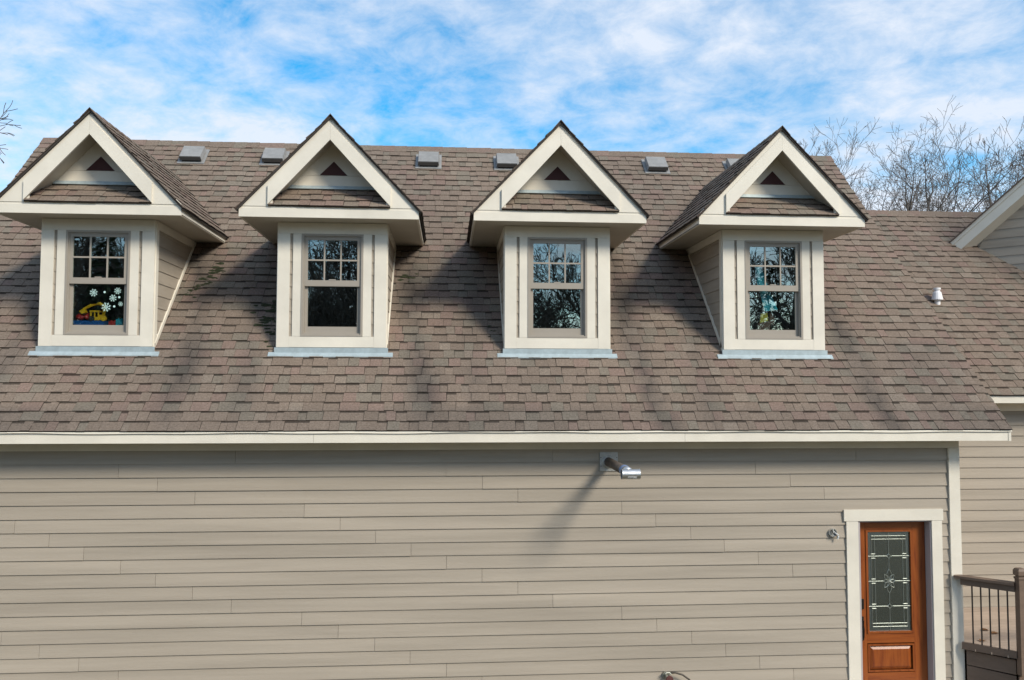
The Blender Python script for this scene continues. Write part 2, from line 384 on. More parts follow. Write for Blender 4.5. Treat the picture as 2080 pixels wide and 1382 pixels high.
MB().box(XW0, 1.30, -0.030, 0.021, 0.174, 0.300).build('frieze_board', 'trim', wall_o)
MB().box(1.303, XW1, -0.030, 0.021, 0.174, 0.300).build('frieze_board', 'trim', wall_o)

# --- front door
door = empty('front_door', (6.29, 0.12, -3.30), 'stained wood entry door with leaded glass panel in white casing', parent=house)
MB().box(5.538, 6.986, -0.036, 0.02, -0.843, -0.685).build('head_casing', 'trim', door)
MB().box(5.572, 5.742, -0.030, 0.02, HG, -0.844).build('side_casing', 'trim', door)
MB().box(6.818, 6.968, -0.030, 0.02, HG, -0.844).build('side_casing', 'trim', door)
MB().box(6.800, 6.817, -0.012, 0.20, -3.30, -0.862).build('jamb', 'jamb', door)
MB().box(5.743, 5.776, -0.012, 0.20, -3.30, -0.862).build('jamb', 'jamb', door)
MB().box(5.743, 6.817, -0.012, 0.20, -0.861, -0.845).build('jamb', 'jamb', door)
y0, y1 = 0.12, 0.165; dl, dr = 5.79, 6.795; gl, gr, gt, gb = 5.945, 6.577, -1.020, -2.412
MB().box(dl, gl-0.03, y0, y1, -3.285, -0.872).build('stile', 'wood', door)
MB().box(gr+0.03, dr, y0, y1, -3.285, -0.872).build('stile', 'wood', door)
MB().box(gl-0.029, gr+0.029, y0, y1, gt+0.03, -0.872).build('rail', 'wood_h', door)
MB().box(gl-0.029, gr+0.029, y0, y1, -2.575, gb-0.03).build('rail', 'wood_h', door)
MB().box(gl-0.029, gr+0.029, y0, y1, -3.285, -2.985).build('rail', 'wood_h', door)
def ring(mb, x0, x1, z0, z1, w, ya, yb):
    mb.box(x0, x0+w, ya, yb, z0, z1).box(x1-w, x1, ya, yb, z0, z1).box(x0+w, x1-w, ya, yb, z1-w, z1).box(x0+w, x1-w, ya, yb, z0, z0+w)
    return mb
ring(MB(), gl-0.028, gr+0.028, gb-0.028, gt+0.028, 0.030, y0-0.012, y0+0.02).build('glazing_bead', 'wood', door)
pl, pr, pb, pt = gl-0.012, gr+0.03, -2.972, -2.590
ring(MB(), pl-0.010, pr-0.005, pb, pt, 0.022, y0-0.006, y0+0.015).build('panel_moulding', 'wood', door)
fp = MB(); a, b, cc, d2 = pl+0.014, pr-0.030, pb+0.024, pt-0.024; e = 0.05
fp.add([(a,y0+0.028,cc),(b,y0+0.028,cc),(b,y0+0.028,d2),(a,y0+0.028,d2),(a+e,y0+0.004,cc+e),(b-e,y0+0.004,cc+e),(b-e,y0+0.004,d2-e),(a+e,y0+0.004,d2-e)],
       [(0,1,5,4),(1,2,6,5),(2,3,7,6),(3,0,4,7),(4,5,6,7)]).build('raised_panel', 'wood', door)
MB().box(dl, dr, y1+0.03, y1+0.04, -3.285, -0.872).build('door_backing', 'room', door)
# leaded glass: panes, then the came on top
gy = y0+0.012
cx, czc = (gl+gr)/2, (gt+gb)/2
bw = 0.060
MB().box(gl, gl+bw, gy, gy+0.006, gb, gt).build('pane', 'doorborder', door)
MB().box(gr-bw, gr, gy, gy+0.006, gb, gt).build('pane', 'doorborder', door)
MB().box(gl+bw, gr-bw, gy, gy+0.006, gt-0.055, gt).build('pane', 'doorborder', door)
MB().box(gl+bw, gr-bw, gy, gy+0.006, gb, gb+0.055).build('pane', 'doorborder', door)
for k in range(4):
    za = gt-0.055-(gt-gb-0.11)*k/4; zc = gt-0.055-(gt-gb-0.11)*(k+1)/4
    for xa, xb in ((gl+bw, cx), (cx, gr-bw)):
        MB().box(xa+0.001, xb-0.001, gy, gy+0.006, zc+0.001, za-0.001).build('pane', 'doorglass', door)
cm = MB(); r_ = 0.0034; yy = gy-0.004
def came(pts, r=r_): cm.tube([(x, yy, z) for x, z in pts], r, 5)
for xx in (gl+bw, gl+bw+0.050, gr-bw, gr-bw-0.050): came([(xx, gt-0.045), (xx, gb+0.045)], 0.0032)
for zz in (gt-0.062, gt-0.108, gb+0.062, gb+0.108): came([(gl+bw, zz), (gr-bw, zz)])
for zz in (gt-0.345, czc, gb+0.345):
    for xa, xb in ((gl, cx-0.055 if zz != czc else cx-0.085), (cx+0.055 if zz != czc else cx+0.085, gr)): came([(xa, zz), (xb, zz)])
    for xx in (gl+bw+0.025, gr-bw-0.025):
        came([(xx-0.03, zz+0.03), (xx+0.03, zz+0.03)], 0.005); came([(xx-0.03, zz-0.03), (xx+0.03, zz-0.03)], 0.005)
for zz in (gt-0.085, gb+0.085):
    came([(cx-0.022, zz-0.023), (cx-0.022, zz+0.023)]); came([(cx+0.022, zz-0.023), (cx+0.022, zz+0.023)])
came([(cx, gt), (cx, gt-0.30)], 0.0034); came([(cx, gt-0.39), (cx, czc+0.17)], 0.0034); came([(cx, czc-0.17), (cx, gb+0.39)], 0.0034); came([(cx, gb+0.30), (cx, gb)], 0.0034)
for zz in (gt-0.345, gb+0.345):
    q = 8
    for sx in (1, -1):
        for sz in (1, -1):   # concave diamonds
            came([(cx+sx*0.055*(1-math.sin(t*math.pi/2/q)), zz+sz*0.045*(1-math.cos(t*math.pi/2/q))) for t in range(q+1)], 0.0036)
def petal(ang, ln, wd, ox=0.0, oz=0.0):
    for sd in (1, -1):
        P = []
        for t in range(11):
            u = t/10; a = ln*u; w = sd*wd*math.sin(math.pi*u)
            P.append((cx+ox+a*math.sin(ang)+w*math.cos(ang), czc+oz+a*math.cos(ang)-w*math.sin(ang)))
        came(P, 0.0036)
petal(0, 0.17, 0.034); petal(math.pi, 0.17, 0.034)
for s_a in (1, -1):
    petal(s_a*math.radians(38), 0.115, 0.026); petal(s_a*math.radians(142), 0.115, 0.026)
    petal(s_a*math.radians(90), 0.085, 0.022)
cm.build('came', 'lead', door)
hd = MB().box(5.806, 5.868, y0-0.020, y0, -2.095, -1.955); hd.tube([(5.837, y0-0.034, -2.025), (5.837, y0-0.018, -2.025)], 0.022, 12)
hd.build('deadbolt', 'bronze', door)
hd = MB().box(5.812, 5.862, y0-0.016, y0, -2.53, -2.20)
hd.tube([(5.837, y0-0.016, -2.235), (5.837, y0-0.058, -2.25), (5.837, y0-0.066, -2.36), (5.837, y0-0.055, -2.48), (5.837, y0-0.014, -2.50)], 0.011, 8)
hd.build('handle', 'bronze', door)
MB().box(5.70, 6.86, -0.10, 0.12, -3.36, -3.288).build('threshold', 'concrete', door)
st = MB().box(5.3, 7.15, -1.1, -0.04, -G+0.002, -3.365)
tag(st.build('door_step', 'concrete'), 'low concrete step under the wooden entry door', 'step')

# --- dormers
rngd = random.Random(21)
def star(mb, cx, y, cz, r, arms=6):
    for k in range(arms):
        a = math.pi*2*k/arms+0.3; d = Vector((math.cos(a), 0, math.sin(a))); p = Vector((-math.sin(a), 0, math.cos(a))); c = Vector((cx, y, cz))
        for (s0, s1, w) in ((0.12*r, r, 0.075*r),):
            q_ = [c+d*s0-p*w, c+d*s1-p*w*0.7, c+d*s1+p*w*0.7, c+d*s0+p*w]; mb.prism(q_, (0, 0.0015, 0))
        for sd in (1, -1):
            e = c+d*0.55*r; f = e+(d*0.26+p*sd*0.22)*r; pw = d*0.045*r
            mb.prism([e-pw, f-pw, f+pw, e+pw], (0, 0.0015, 0))
        hexp = [c+Vector((math.cos(math.pi*2*j/6), 0, math.sin(math.pi*2*j/6)))*0.24*r for j in range(6)]
    mb.prism(hexp, (0, 0.0018, 0))
    return mb
LBL = ['gabled dormer with a yellow toy digger and snowflakes behind its window', 'gabled dormer whose window mirrors dark tree trunks',
       'gabled dormer whose window mirrors bright sky and branches', 'gabled dormer with teal cloth hanging behind its window']
def side_plank(x, sg, y0, z0, z1, parent):
    y1a, y1b = z0-OFF-0.03, z1-OFF-0.03
    if y1a < y0+0.02: y1a = y0+0.02
    o = sg*0.012
    P = [(x+o, y0, z0), (x+o, y1a, z0), (x+sg*0.002, y1b, z1), (x+sg*0.002, y0, z1)]
    MB().prism(P, (-sg*0.010, 0, 0)).build('plank', 'siding', parent)
for k, xc in enumerate(DX):
    D = empty('dormer', (xc, YD, ZB), LBL[k], parent=house)
    X = lambda r: xc+r
    hw = 0.769
    # body
    b = MB()
    b.box(X(-0.765), X(-0.437), YD+0.032, YD+0.10, 1.50, ZS).box(X(0.437), X(0.765), YD+0.032, YD+0.10, 1.50, ZS)
    b.box(X(-0.437), X(0.437), YD+0.032, YD+0.10, 1.50, 1.735).box(X(-0.437), X(0.437), YD+0.032, YD+0.10, 3.205, ZS)
    for sg in (1, -1):
        xa, xb = sorted((X(sg*0.745), X(sg*0.765)))
        b.prism([(xa, YD+0.10, 1.45), (xa, 2.45, 3.34), (xa, 2.45, ZS), (xa, YD+0.10, ZS)], (xb-xa, 0, 0))
    b.build('body_wall', 'siding', D)
    # dark room behind the window
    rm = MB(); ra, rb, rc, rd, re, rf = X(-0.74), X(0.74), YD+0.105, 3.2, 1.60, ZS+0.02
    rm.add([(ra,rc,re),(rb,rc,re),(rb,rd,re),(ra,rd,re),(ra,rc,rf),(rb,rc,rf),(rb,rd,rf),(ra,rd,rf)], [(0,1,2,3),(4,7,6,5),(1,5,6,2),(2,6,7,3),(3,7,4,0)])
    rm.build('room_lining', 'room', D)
    # front trim
    MB().box(X(-hw), X(hw), YD, YD+0.031, 3.206, ZS-0.001).build('header_board', 'trim', D)
    for sg in (1, -1):
        xa, xb = sorted((X(sg*0.597), X(sg*hw)))
        MB().box(xa, xb, YD-0.002, YD+0.031, ZB, 3.204).build('corner_board', 'trim', D)
        xa, xb = sorted((X(sg*0.437), X(sg*0.555)))
        MB().box(xa, xb, YD, YD+0.031, 1.737, 3.204).build('window_casing', 'trim', D)
        # siding showing between casing and corner board
        sp = MB(); z = 1.735
        while z < 3.20:
            zt = min(z+RH, 3.204); xa, xb = sorted((X(sg*0.556), X(sg*0.596)))
            sp.add([(xa,YD+0.014,z),(xb,YD+0.014,z),(xb,YD+0.031,z),(xa,YD+0.031,z),(xa,YD+0.024,zt),(xb,YD+0.024,zt),(xb,YD+0.031,zt),(xa,YD+0.031,zt)],
                   [(0,3,2,1),(4,5,6,7),(0,1,5,4),(1,2,6,5),(2,3,7,6),(3,0,4,7)]); z += RH
        sp.build('siding_strip', 'siding', D)
        # cheek: corner return, frieze, planks, raking trim
        xs_, xo = X(sg*hw), sg*0.012
        xa, xb = sorted((xs_-sg*0.02, xs_+sg*0.014))
        MB().box(xa, xb, YD+0.0315, YD+0.13, ZB-0.06, ZS-0.002).build('side_corner_board', 'trim', D)
        MB().prism([(xa, YD+0.131, 3.25), (xa, 3.25-OFF, 3.25), (xa, ZS-OFF, ZS-0.002), (xa, YD+0.131, ZS-0.002)], (xb-xa, 0, 0)).build('side_frieze', 'trim', D)
        z = ZB+0.02
        while z < 3.25:
            zt = min(z+RH+0.006, 3.249)
            if zt-OFF-0.03 > YD+0.16: side_plank(xs_-sg*0.006, sg, YD+0.131, z, zt, D)
            z += RH
        MB().prism([(xa, YD+0.10, YD+0.10+OFF+0.02), (xa, 2.40, 2.40+OFF+0.02), (xa, 2.34, 2.40+OFF+0.02), (xa, YD+0.05, YD+0.10+OFF+0.05)], (xb-xa+0.006, 0, 0)).build('cheek_trim', 'trim', D)
    MB().box(X(-0.596), X(0.596), YD, YD+0.031, ZB+0.002, 1.735).build('apron_board', 'trim', D)
    # window
    def ringf(name, x_, z0, z1, w, ya, yb, wb=None, wt=None):
        wb = wb or w; wt = wt or w; m = MB()
        m.box(X(-x_), X(-x_+w), ya, yb, z0, z1).box(X(x_-w), X(x_), ya, yb, z0, z1).box(X(-x_+w), X(x_-w), ya, yb, z1-wt, z1).box(X(-x_+w), X(x_-w), ya, yb, z0, z0+wb)
        return m.build(name, 'frame', D)
    ringf('window_frame', 0.4365, 1.7375, 3.2045, 0.030, YD-0.006, YD+0.11, wb=0.028)
    ringf('frame_liner', 0.406, 1.766, 3.174, 0.016, YD+0.014, YD+0.108)
    ringf('upper_sash', 0.389, 2.456, 3.157, 0.040, YD+0.022, YD+0.056, wb=0.086, wt=0.038)
    ringf('lower_sash', 0.389, 1.783, 2.535, 0.040, YD+0.060, YD+0.095, wb=0.097, wt=0.05)
    for sx in (-0.1165, 0.1165): MB().box(X(sx-0.010), X(sx+0.010), YD+0.026, YD+0.050, 2.5425, 3.1185).build('muntin', 'frame', D)
    for a, c2 in ((-0.3485, -0.1268), (-0.1062, 0.1062), (0.1268, 0.3485)):
        MB().box(X(a), X(c2), YD+0.026, YD+0.050, 2.820, 2.842).build('muntin', 'frame', D)
        for z0, z1 in ((2.5425, 2.8195), (2.8425, 3.1185)): MB().box(X(a), X(c2), YD+0.036, YD+0.041, z0, z1).build('pane', 'glass', D)
    MB().box(X(-0.3485), X(0.3485), YD+0.075, YD+0.080, 1.8805, 2.4845).build('pane', 'glass', D)
    MB().box(X(-0.045), X(0.045), YD+0.018, YD+0.030, 2.540, 2.556).build('sash_lock', 'frame', D)
    # eave box
    MB().box(X(-1.2335), X(1.2335), YF, YF+0.03, ZS, 3.486).build('fascia', 'trim', D)
    MB().box(X(-1.222), X(1.222), YF+0.010, YF+0.05, 3.487, 3.516).build('cornice_strip', 'trim', D)
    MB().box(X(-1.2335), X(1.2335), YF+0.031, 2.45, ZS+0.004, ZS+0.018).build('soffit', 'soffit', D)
    for sg in (1, -1):
        xa, xb = sorted((X(sg*1.205), X(sg*1.2335)))
        MB().prism([(xa, YF+0.031, ZS), (xa, ZS-OFF+0.03, ZS), (xa, 3.486-OFF+0.03, 3.486), (xa, YF+0.031, 3.486)], (xb-xa, 0, 0)).build('side_fascia', 'trim', D)
        q_ = [(0, 4.765), (1.228, 3.500), (1.228, 3.517), (0.78, 3.517), (0.78, 3.64), (0, 4.50)]
        q_ = [(0, 4.765), (1.236, 3.517), (0.78, 3.517), (0.78, 3.65), (0, 4.52)]
        MB().xz([(X(sg*a), z) for a, z in q_], YF+0.002, YF+0.032).build('rake_board', 'trim', D)
        q_ = [(0.0008, 4.682), (0.842, 3.808), (0.842, 3.535), (0.0008, 4.462)]
        MB().xz([(X(sg*a), z) for a, z in q_], YF-0.030, YF+0.0015).build('rake_face_board', 'trim', D)
        q_ = [(0, 4.56), (0.92, 3.585), (0.92, 3.55), (0, 4.525)]
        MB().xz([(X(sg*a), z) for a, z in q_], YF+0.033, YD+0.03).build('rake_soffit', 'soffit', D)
        # roof plane of the dormer
        t_ = 0.034
        rp = [(X(0), YF-0.03, 4.800), (X(sg*1.262), YF-0.03, 3.475), (X(sg*1.262), 3.475-OFF+0.06, 3.475), (X(0), 4.80-OFF+0.06, 4.800)]
        MB().prism(rp, (0, 0, -t_)).build('roof_deck', 'underlay', D)
        hyp = math.hypot(1.262, 1.325); ux, uz = sg*1.262/hyp, -1.325/hyp
        Pd = lambda a, s, h, ux=ux, uz=uz, sg=sg: Vector((X(sg*1.272)-ux*s + h*abs(uz)*sg, a, 3.463-uz*s + h*abs(ux)))
        nC = int(hyp/EXP)+1
        ps = pieces(Pd, nC, EXP, lambda s, uz=uz: (YF-0.045, (3.463-uz*s)-OFF+0.05), rngd, None, smax=hyp+0.012)
        if sg < 0:   # keep the faces pointing outwards
            pass
        for p in ps:
            if sg > 0: p[3][:] = [tuple(reversed(f)) for f in p[3]]; p[4][:] = [list(reversed(c)) for c in p[4]]
        fields(ps, 'shingle_field', D)
    # ridge caps of the dormer
    y = YF-0.05; rc_ = MB()
    while y < 4.80-OFF:
        y2 = y+0.235; c = shade(rngd); e = tuple(v*0.5 for v in c); dr = 0.12
        a = [(X(-dr), y, 4.812-dr*1.05), (X(0), y, 4.826), (X(dr), y, 4.812-dr*1.05)]; b2 = [(p[0], y2, p[2]-0.008) for p in a]
        rc_.add(a+b2+[(p[0], p[1], p[2]-0.014) for p in a], [(0,1,4,3),(1,2,5,4),(0,6,7,1),(1,7,8,2)], [c, c, e, e]); y += 0.225
    rc_.build('ridge_shingles', 'shingle', D, kind='stuff')
    # gable recess
    MB().xz([(X(-0.46), 4.0525), (X(0.46), 4.0525), (X(0), 4.54)], YD, YD+0.03).build('gable_panel', 'trim', D)
    MB().xz([(X(-0.92), 3.56), (X(0.92), 3.56), (X(0.465), 4.0495), (X(-0.465), 4.0495)], YD+0.001, YD+0.03).build('gable_panel', 'trim', D)
    MB().xz([(X(-0.197), 4.0535), (X(0.197), 4.0535), (X(0.003), 4.256)], YD-0.004, YD-0.0005).build('gable_vent', 'maroon', D)
    MB().prism([(X(-0.80), YD-0.035, 3.850), (X(-0.80), YD-0.012, 3.898), (X(-0.80), YD-0.008, 3.898), (X(-0.80), YD-0.030, 3.846)], (1.60, 0, 0)).build('gable_flashing', 'flashing', D)
    pw = 0.838
    MB().prism([(X(-pw), YF-0.012, 3.520), (X(-pw), YD, 3.832), (X(-pw), YD, 3.50), (X(-pw), YF+0.012, 3.517)], (2*pw, 0, 0)).build('pent_deck', 'underlay', D)
    pa = math.atan2(0.312, 0.376); Pp = lambda a, s, h: Vector((a, YF-0.022+s*math.cos(pa)-h*math.sin(pa), 3.523+s*math.sin(pa)+h*math.cos(pa)))
    fields(pieces(Pp, 3, 0.165, lambda s: (X(-pw+0.0), X(pw)), rngd, None), 'pent_shingles', D)
    # blue-grey flashing on the roof below
    fl = MB().box(X(-0.795), X(0.80), YD-0.010, YD+0.01, 1.465, ZB-0.004)
    fl.prism([(X(-0.875), YD-0.055, YD-0.055+OFF+0.030), (X(-0.875), YD-0.005, YD-0.005+OFF+0.034), (X(-0.875), YD-0.003, YD-0.003+OFF+0.012), (X(-0.875), YD-0.055, YD-0.055+OFF+0.012)], (1.745, 0, 0))
    fl.build('apron_flashing', 'flashing', D)
    if k == 0:
        for fx, fz, fr in ((-0.075, 2.335, 0.056), (0.252, 2.365, 0.05), (0.190, 2.262, 0.052), (0.100, 2.135, 0.066), (0.296, 2.18, 0.034)):
            star(MB(), X(fx), YD+0.0712, fz, fr, 8).build('snowflake_sticker', 'flake', D)
        for fx, fz in ((0.075, 2.345), (0.275, 2.275), (0.21, 2.145)):
            MB().tube([(X(fx), YD+0.0710, fz), (X(fx), YD+0.0728, fz)], 0.015, 10).build('dot_sticker', 'flake', D)
    if k == 3:
        for fx, fz, fr in ((-0.128, 2.262, 0.032), (-0.008, 2.186, 0.034), (0.138, 2.315, 0.034)):
            star(MB(), X(fx), YD+0.0712, fz, fr, 6).build('snowflake_sticker', 'flake', D)
        for fx, fz in ((0.008, 2.39), (0.05, 2.29), (0.105, 2.42), (-0.24, 2.38), (-0.13, 2.14)):
            MB().tube([(X(fx), YD+0.0710, fz), (X(fx), YD+0.0728, fz)], 0.010, 10).build('dot_sticker', 'flake', D)

# --- wing at the right: wall, roof, angled gable
OW = -0.5454; WYE, WYR = 1.45, 5.25; WX0, WX1 = XW1, 15.5
ww = MB().box(WX0+0.001, WX1, 1.922, 2.10, HG, 0.80)
ww_o = ww.build('wing_wall', 'siding', house, 'taupe lap-sided wall of the recessed wing behind the porch rail')
r = 0
while True:
    zb = 0.574-0.1755*r-0.1755*0; zt = zb+0.1755+0.008
    if r == 0: zt = zb+0.06
    if zb < HG: break
    j = 9.0+((r*1.37) % 4.3)
    plank(WX0+0.003, j-0.0012, zb, zt, 1.90, ww_o); plank(j+0.0012, WX1, zb, zt, 1.90, ww_o); r += 1
MB().box(WX0+0.003, WX1, 1.876, 1.921, 0.636, 0.785).build('frieze_board', 'trim', ww_o)
wr = MB()
roof_slab(wr, WX0+0.001, WX1, WYE+0.012, WYR, off=OW)
wr.prism([(WX0+0.001,WYR,WYR+OW-0.006),(WX0+0.001,9.0,WYR+OW-3.75),(WX0+0.001,9.0,WYR+OW-3.95),(WX0+0.001,WYR,WYR+OW-0.2)], (WX1-WX0,0,0))
wr_o = wr.build('wing_roof', 'underlay', house, 'lower brown shingle roof of the recessed wing')
rngw = random.Random(99)
Pw = lambda a, s, h: Vector((a, WYE+s/S2-h/S2, WYE+OW+s/S2+h/S2))
WSL = (WYR-WYE)*S2
def skip_w(c): return c.x+c.y > 17.0
def stain_w(c):
    s = 0.12*max(0, math.sin(c.x*1.7+c.y*1.1)); dd = 14.75-(c.x+c.y)
    if 0 < dd < 0.5 and c.y < 4.4: s = max(s, 0.35*(1-dd/0.5))
    return s
fields(pieces(Pw, int(WSL/EXP)+1, EXP, lambda s: (WX0+0.002, 12.6), rngw, stain_w, skip=skip_w, smax=WSL), 'shingle_field', wr_o)
x = WX0
while x < 12.5:
    x1 = x+0.265; dr = 0.135; c = shade(rngw, 0.1); e = tuple(v*0.5 for v in c); zz = WYR+OW
    a = [(x, WYR-dr, zz-dr+0.012), (x, WYR, zz+0.022), (x, WYR+dr, zz-dr+0.012)]; b = [(x1, p[1], p[2]+0.006) for p in a]; lo = [(p[0], p[1], p[2]-0.016) for p in a+b]
    MB().add(a+b+lo, [(0,3,4,1),(1,4,5,2),(6,9,3,0),(2,5,11,8),(0,1,7,6),(1,2,8,7)], [c,c,e,e,e,e]).build('ridge_shingle', 'shingle', wr_o); x += 0.235
MB().box(WX0+0.003, WX1, WYE+0.027, WYE+0.057, 0.775, 0.893).build('fascia_board', 'trim', wr_o)
MB().box(WX0+0.003, WX1, WYE+0.058, 1.90, 0.786, 0.80).build('soffit_board', 'trim', wr_o)

gab = empty('angled_gable', (10.5, 4.35, 0), 'taupe sided gable with white rake board turned toward the main roof', parent=house)
def A(t, w, z): return ((t+w)/S2, (w-t)/S2, z)
WW, WK = 14.9/S2, 14.45/S2
TP, SLP = 9.2, 0.845
ztop = lambda t: 3.908+SLP*(t-3.941)
MB().prism([A(4.30, WW+0.022, 3.80), A(TP, WW+0.022, 3.80+SLP*(TP-4.30)), A(2*TP-4.3, WW+0.022, 3.80), A(2*TP-4.3, WW+0.022, HG), A(4.30, WW+0.022, HG)],
           Vector(A(0, 0.15, 0))).build('gable_wall', 'siding', gab)
z = 0.40
while z < 7.6:
    zt = z+RH+0.008
    ta = max(4.372-(z-3.795)/0.66 if z < 3.795 else 0, 4.384+(z-3.897)/0.86, 4.30); tb = max(ta+0.001, 4.384+(zt-3.897)/0.86, 4.30)
    if z < 3.70: ta = tb = 4.30
    te = 9.6
    P = [A(ta, WW-0.004, z), A(te, WW-0.004, z), A(te, WW+0.006, zt), A(tb, WW+0.006, zt)]
    if te-ta > 0.1: MB().prism(P, Vector(A(0, 0.011, 0))).build('plank', 'siding', gab)
    z += RH
dv = 0.085
MB().prism([A(3.95, WK, ztop(3.95)), A(TP, WK, ztop(TP)), A(TP, WK, ztop(TP)-dv), A(3.995, WK, ztop(3.995)-dv)], Vector(A(0, 0.05, 0))).build('rake_moulding', 'trim', gab)
MB().prism([A(3.995, WK+0.018, ztop(3.995)-dv-0.002), A(TP, WK+0.018, ztop(TP)-dv-0.002), A(TP, WK+0.018, ztop(TP)-0.305), A(4.133, WK+0.018, ztop(4.133)-0.305)], Vector(A(0, 0.03, 0))).build('rake_board', 'trim', gab)
MB().prism([A(4.10, WK+0.05, ztop(4.10)-0.27), A(TP, WK+0.05, ztop(TP)-0.27), A(TP, WW+0.02, ztop(TP)-0.405), A(4.22, WW+0.02, ztop(4.22)-0.405)], (0, 0, 0.02)).build('rake_soffit', 'trim', gab)
rr = MB().prism([A(3.93, WK-0.03, ztop(3.93)+0.03), A(TP, WK-0.03, ztop(TP)+0.03), A(TP, WK-0.03, ztop(TP)+0.002), A(3.95, WK-0.03, ztop(3.95)+0.002)], Vector(A(0, 6.0, 0)))
rr.prism([A(TP, WK-0.03, ztop(TP)+0.03), A(2*TP-3.9, WK-0.03, ztop(3.9)+0.03), A(2*TP-3.9, WK-0.03, ztop(3.9)), A(TP, WK-0.03, ztop(TP))], Vector(A(0, 6.0, 0)))
rr.t = [(0.13, 0.10, 0.085)]*len(rr.f)
rr.build('gable_roof', 'shingle', gab)

# ------------------------------------------------------------------ roof vents
for k, vx in enumerate((-4.78, -3.29, -0.40, 1.09, 4.01, 5.64)):
    names_ = ['grey box roof vent just right of the dormer with the toys', 'grey box roof vent up against the left slope of the second dormer', 'grey box roof vent between the two middle dormers, nearer the second',
              'grey box roof vent beside the left slope of the third dormer', 'grey box roof vent between the third and fourth dormers', 'grey box roof vent mostly hidden behind the fourth dormer roof']
    base = Vector((vx, 4.22, 4.22+OFF))
    V = empty('roof_vent', base, names_[k], 'roof vent', 'box vents along the ridge')
    Q = lambda a, s, h: (vx+a, 4.21+s/S2-h/S2, 4.21+OFF+s/S2+h/S2)
    def rb(mb, a0, a1, s0, s1, h0, h1, ins=0.0):
        v = [Q(a0,s0,h0),Q(a1,s0,h0),Q(a1,s1,h0),Q(a0,s1,h0),Q(a0+ins,s0+ins*0.3,h1),Q(a1-ins,s0+ins*0.3,h1),Q(a1-ins,s1-ins,h1),Q(a0+ins,s1-ins,h1)]
        return mb.add(v, [(0,3,2,1),(4,5,6,7),(0,1,5,4),(1,2,6,5),(2,3,7,6),(3,0,4,7)])
    rb(MB(), -0.245, 0.245, -0.02, 0.50, 0.012, 0.024).build('flange', 'ventgrey', V)
    rb(MB(), -0.165, 0.165, 0.05, 0.34, 0.024, 0.07).build('throat', 'black', V)
    h = MB(); rb(h, -0.200, 0.200, 0.03, 0.42, 0.055, 0.140, 0.012); h.build('hood', 'ventgrey', V)
    rb(MB(), -0.192, 0.192, 0.024, 0.0295, 0.058, 0.128).build('hood_front', 'ventdark', V)

# white plumbing vent on the wing roof
pv = empty('vent_pipe', (8.90, 3.10, 3.10+OW), 'white plastic plumbing vent pipe poking up behind the main roof edge', 'pipe')
bz = 3.10+OW
MB().tube([(8.90,3.10,bz-0.1),(8.90,3.10,bz+0.26)], 0.052, 16).build('pipe', 'pvc', pv, smooth=False)
MB().tube([(8.90,3.10,bz+0.06),(8.90,3.10,bz+0.075),(8.90,3.10,bz+0.20),(8.90,3.10,bz+0.215)], [0.095,0.10,0.072,0.055], 16).build('collar', 'pvc', pv)
MB().tube([(8.90,3.10,bz+0.25),(8.90,3.10,bz+0.285)], 0.064, 16).build('cap', 'pvc', pv)

# ------------------------------------------------------------------ exhaust pipe on the wall
ex = empty('exhaust_pipe', (2.21, -0.03, -0.02), 'metal exhaust flue sticking out of the siding and ending in a tee', 'pipe')
MB().box(2.085, 2.335, -0.022, -0.006, -0.126, 0.130).build('wall_plate', 'plate', ex)
rg = MB(); rg.tube([(2.205,-0.022,0.0),(2.205,-0.034,0.0)], [0.095, 0.078], 24); rg.build('collar_ring', 'plate', ex)
for sx, sz in ((2.10, 0.06), (2.32, 0.06), (2.10, -0.06), (2.32, -0.06)):
    MB().tube([(sx,-0.0225,sz),(sx,-0.027,sz)], 0.006, 6).build('screw', 'bronze', ex)
p0, p1 = Vector((2.205, -0.02, 0.0)), Vector((2.245, -1.10, -0.030))
MB().tube([p0, p0.lerp(p1, 0.80)], 0.062, 20).build('flue', 'pipe', ex, smooth=True)
MB().tube([p0.lerp(p1, 0.78), p0.lerp(p1, 0.80), p0.lerp(p1, 0.86), p0.lerp(p1, 0.865)], [0.060, 0.067, 0.067, 0.063], 20).build('joint_band', 'bluetape', ex)
MB().tube([p0.lerp(p1, 0.865), p1+Vector((0, 0.02, 0))], 0.061, 20).build('tee_branch', 'galv', ex, smooth=True)
tcn = Vector((2.268, -1.13, -0.052))
tb_ = MB(); k_ = 24; vs = []
for xx, rr_ in ((-0.115, 0.066), (-0.108, 0.066), (-0.106, 0.063), (0.106, 0.063), (0.108, 0.066), (0.115, 0.066), (0.115, 0.058), (-0.115, 0.058)):
    for j in range(k_): an = 2*math.pi*j/k_; vs.append(tcn+Vector((xx, rr_*math.cos(an), rr_*math.sin(an))))
fs = [(i*k_+j, i*k_+(j+1) % k_, ((i+1) % 8)*k_+(j+1) % k_, ((i+1) % 8)*k_+j) for i in range(8) for j in range(k_)]
tb_.add(vs, fs).build('tee_barrel', 'galv', ex)
MB().tube([tcn-Vector((0.02,0,0)), tcn+Vector((0.02,0,0))], 0.0575, 20).build('barrel_baffle', 'black', ex)
lab = MB(); nn = 6
for j in range(nn):
    a0 = math.radians(200+j*8); a1 = math.radians(200+(j+1)*8)
    q_ = [tcn+Vector((xx, 0.0645*math.cos(an), 0.0645*math.sin(an))) for xx, an in ((-0.045, a0), (0.065, a0), (0.065, a1), (-0.045, a1))]
    lab.add(q_, [(0,1,2,3)])
lab.build('label_sticker', 'sticker', ex)
pr_ = MB()
